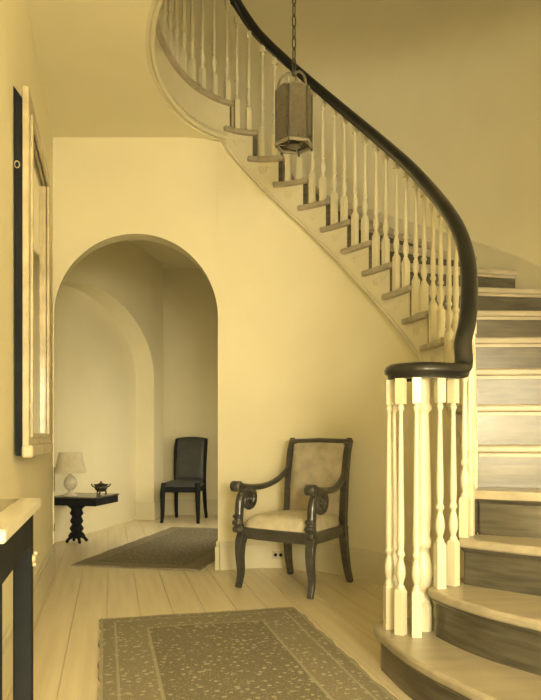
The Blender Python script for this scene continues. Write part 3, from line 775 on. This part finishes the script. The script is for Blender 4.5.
# tall mirror on the left wall
MV1, MV2, MZ0, MZ1 = 2.96, 3.95, .858, 2.39
px, py = hall(U_L, MV1)
mr = thing('wall_mirror', 'tall mirror in a pale gilt moulded frame hung on the left wall', 'mirror', (px,py,0), HALL_ROT)
ML = MV2-MV1
m = MB(); m.wallpoly([(0.03,MZ0+.01),(.0,MZ1-.04),(.0,MZ1-.04)], lambda a,z,s:(0,0,0)) if False else None
m = MB()
vs = [(x,y,z) for y in (.004,ML-.02) for x,z in ((.012,MZ0+.005),(.035,MZ0+.005),(.035,MZ1-.05),(.001,MZ1-.005))]
m.add(vs, [(0,1,2,3),(4,7,6,5),(0,4,5,1),(1,5,6,2),(2,6,7,3),(3,7,4,0)]); obj('shade_backing', m, 'dark_wood', mr)  # dark backing wedge, its colour standing in for shadow between mirror and wall
obj('wall_cleat', MB().box(.0005,.03,ML*.3,ML*.7,MZ0+.1,MZ0+.15), 'dark_wood', mr)
def member(name, y0, y1, z0, z1, x0=.036, x1=.062):
    return obj(name, MB().box(x0,x1,y0,y1,z0,z1), 'gilt', mr, bevel=.004)
FW = .10
member('frame_stile', 0, FW, MZ0, MZ1); member('frame_stile', ML-FW, ML, MZ0, MZ1)
member('frame_rail', FW, ML-FW, MZ1-FW, MZ1); member('frame_rail', FW, ML-FW, MZ0, MZ0+FW)
for (y0,y1,z0,z1) in ((FW-.022,FW,MZ0+FW-.02,MZ1-FW+.02),(ML-FW,ML-FW+.022,MZ0+FW-.02,MZ1-FW+.02),(FW,ML-FW,MZ1-FW,MZ1-FW+.022),(FW,ML-FW,MZ0+FW-.022,MZ0+FW)):
    obj('inner_moulding', MB().box(.046,.071,y0,y1,z0,z1), 'gilt', mr, bevel=.005)
obj('base_moulding', MB().box(.034,.080,-.01,ML+.012,MZ0-.004,MZ0+.05), 'gilt', mr, bevel=.01)
obj('glass', MB().box(.038,.044,FW-.01,ML-FW+.01,MZ0+FW-.01,MZ1-FW+.01), 'mirror_glass', mr)
m = MB(); m.tube([(.016+.010*math.cos(a*PI/6),-.002,2.06+.014*math.sin(a*PI/6)) for a in range(12)], .0025, 6, closed=True); obj('hanging_ring', m, 'gilt', mr)

# hanging lantern in the stair well
LX, LY = .128, 3.70
ZB, ZT = 2.505, 2.835
ln = thing('hanging_lantern', 'six-sided glass hall lantern hanging on a long chain in the stair well', 'lantern', (LX,LY,ZB))
HR = .099; HT = ZT-ZB
def hexp(i, r=HR):
    a = math.radians(-78-90+60*i); return Vector((r*math.cos(a), r*math.sin(a), 0))
for i in range(6):
    a, b = hexp(i), hexp(i+1)
    obj('frame_post', MB().tube([a, a+Vector((0,0,HT-.02))], .0065, 6), 'iron', ln)
    m = MB(); mid = (a+b)/2; hw = (b-a).length/2; d = (b-a).normalized(); nn = Vector((-d.y,d.x,0))*.003
    pr = [(-hw,.03),(hw,.03),(hw,HT-.055)]+[(hw*math.cos(PI*k/10), HT-.055+.05*math.sin(PI*k/10)**.7) for k in range(1,10)]+[(-hw,HT-.055)]
    m.wallpoly(pr, lambda u,z,s: tuple(mid*.985+d*u+nn*(1 if s else -1)+Vector((0,0,z)))); obj('pane', m, 'lantern_glass', ln)
    m = MB(); tp = [mid+d*(hw*math.cos(PI*k/10))+Vector((0,0,HT-.055+.05*math.sin(PI*k/10)**.7)) for k in range(11)]
    m.tube(tp, .004, 5); obj('arched_rim', m, 'pewter', ln)
    m = MB(); m.tube([a*1.02+Vector((0,0,.02)), b*1.02+Vector((0,0,.02))], .010, 6); obj('bottom_rim', m, 'pewter', ln)
m = MB(); m.lathe([(.034,.012),(.040,.016),(.030,.03),(.018,.045),(.014,.07)], segs=16); obj('lamp_holder', m, 'iron', ln)
m = MB(); m.lathe([(.013,.07),(.013,.15),(.010,.152)], segs=12); obj('candle_tube', m, 'porcelain', ln)
for i in range(3):
    a = hexp(2*i); m = MB(); m.tube([a*.98+Vector((0,0,.015)), Vector((a.x*.25,a.y*.25,.02))], .005, 6); obj('spoke', m, 'iron', ln)
    m = MB(); m.tube(spline([a*.96+Vector((0,0,HT-.03)), a*.80+Vector((0,0,HT+.035)), a*.45+Vector((0,0,HT+.075)), a*.08+Vector((0,0,HT+.082))],6), .007, 6); obj('hanger_strap', m, 'pewter', ln)
m = MB(); m.lathe([(.010,HT+.07),(.016,HT+.08),(.014,HT+.092),(.006,HT+.10)], segs=12); obj('hanger_cap', m, 'iron', ln)
def linkmesh(ax):
    m = MB(); P = []
    for k in range(14):
        t = 2*PI*k/14; q = (.010*math.cos(t), 0, .026*math.sin(t)+.011*(1 if math.sin(t)>0 else -1))
        P.append(q if ax == 0 else (0,q[0],q[2]))
    m.tube(P, .0042, 6, closed=True); me = m.mesh('chain_link'); me.materials.append(MAT['iron']); return me
l0, l1 = linkmesh(0), linkmesh(1)
z = HT+.128; i = 0
while ZB+z < UPCEIL-.03:
    link('chain_link', l0 if i % 2 == 0 else l1, None, ln, loc=(0,0,z), rotz=.6); z += .060; i += 1
m = MB(); m.lathe([(.05,UPCEIL-ZB),(.05,UPCEIL-ZB-.012),(.02,UPCEIL-ZB-.03),(.008,UPCEIL-ZB-.04)], segs=16); obj('ceiling_rose', m, 'pewter', ln)

# electrical outlet in the baseboard
n_o = 16.25; p = SW(n_o, .0205); t = ET(n_o)
ou = thing('electrical_outlet', 'pale electrical outlet plate set in the baseboard behind the armchair', 'outlet', (p.x,p.y,.095), math.atan2(t.y,t.x))
obj('plate', MB().box(-.045,.045,-.001,.005,-.03,.03), 'outlet_plate', ou, bevel=.002)
for dx in (-.019,.019):
    m = MB(); m.tube([(dx,.003,0),(dx,.0065,0)], .0125, 12); obj('socket', m, 'black_hole', ou)
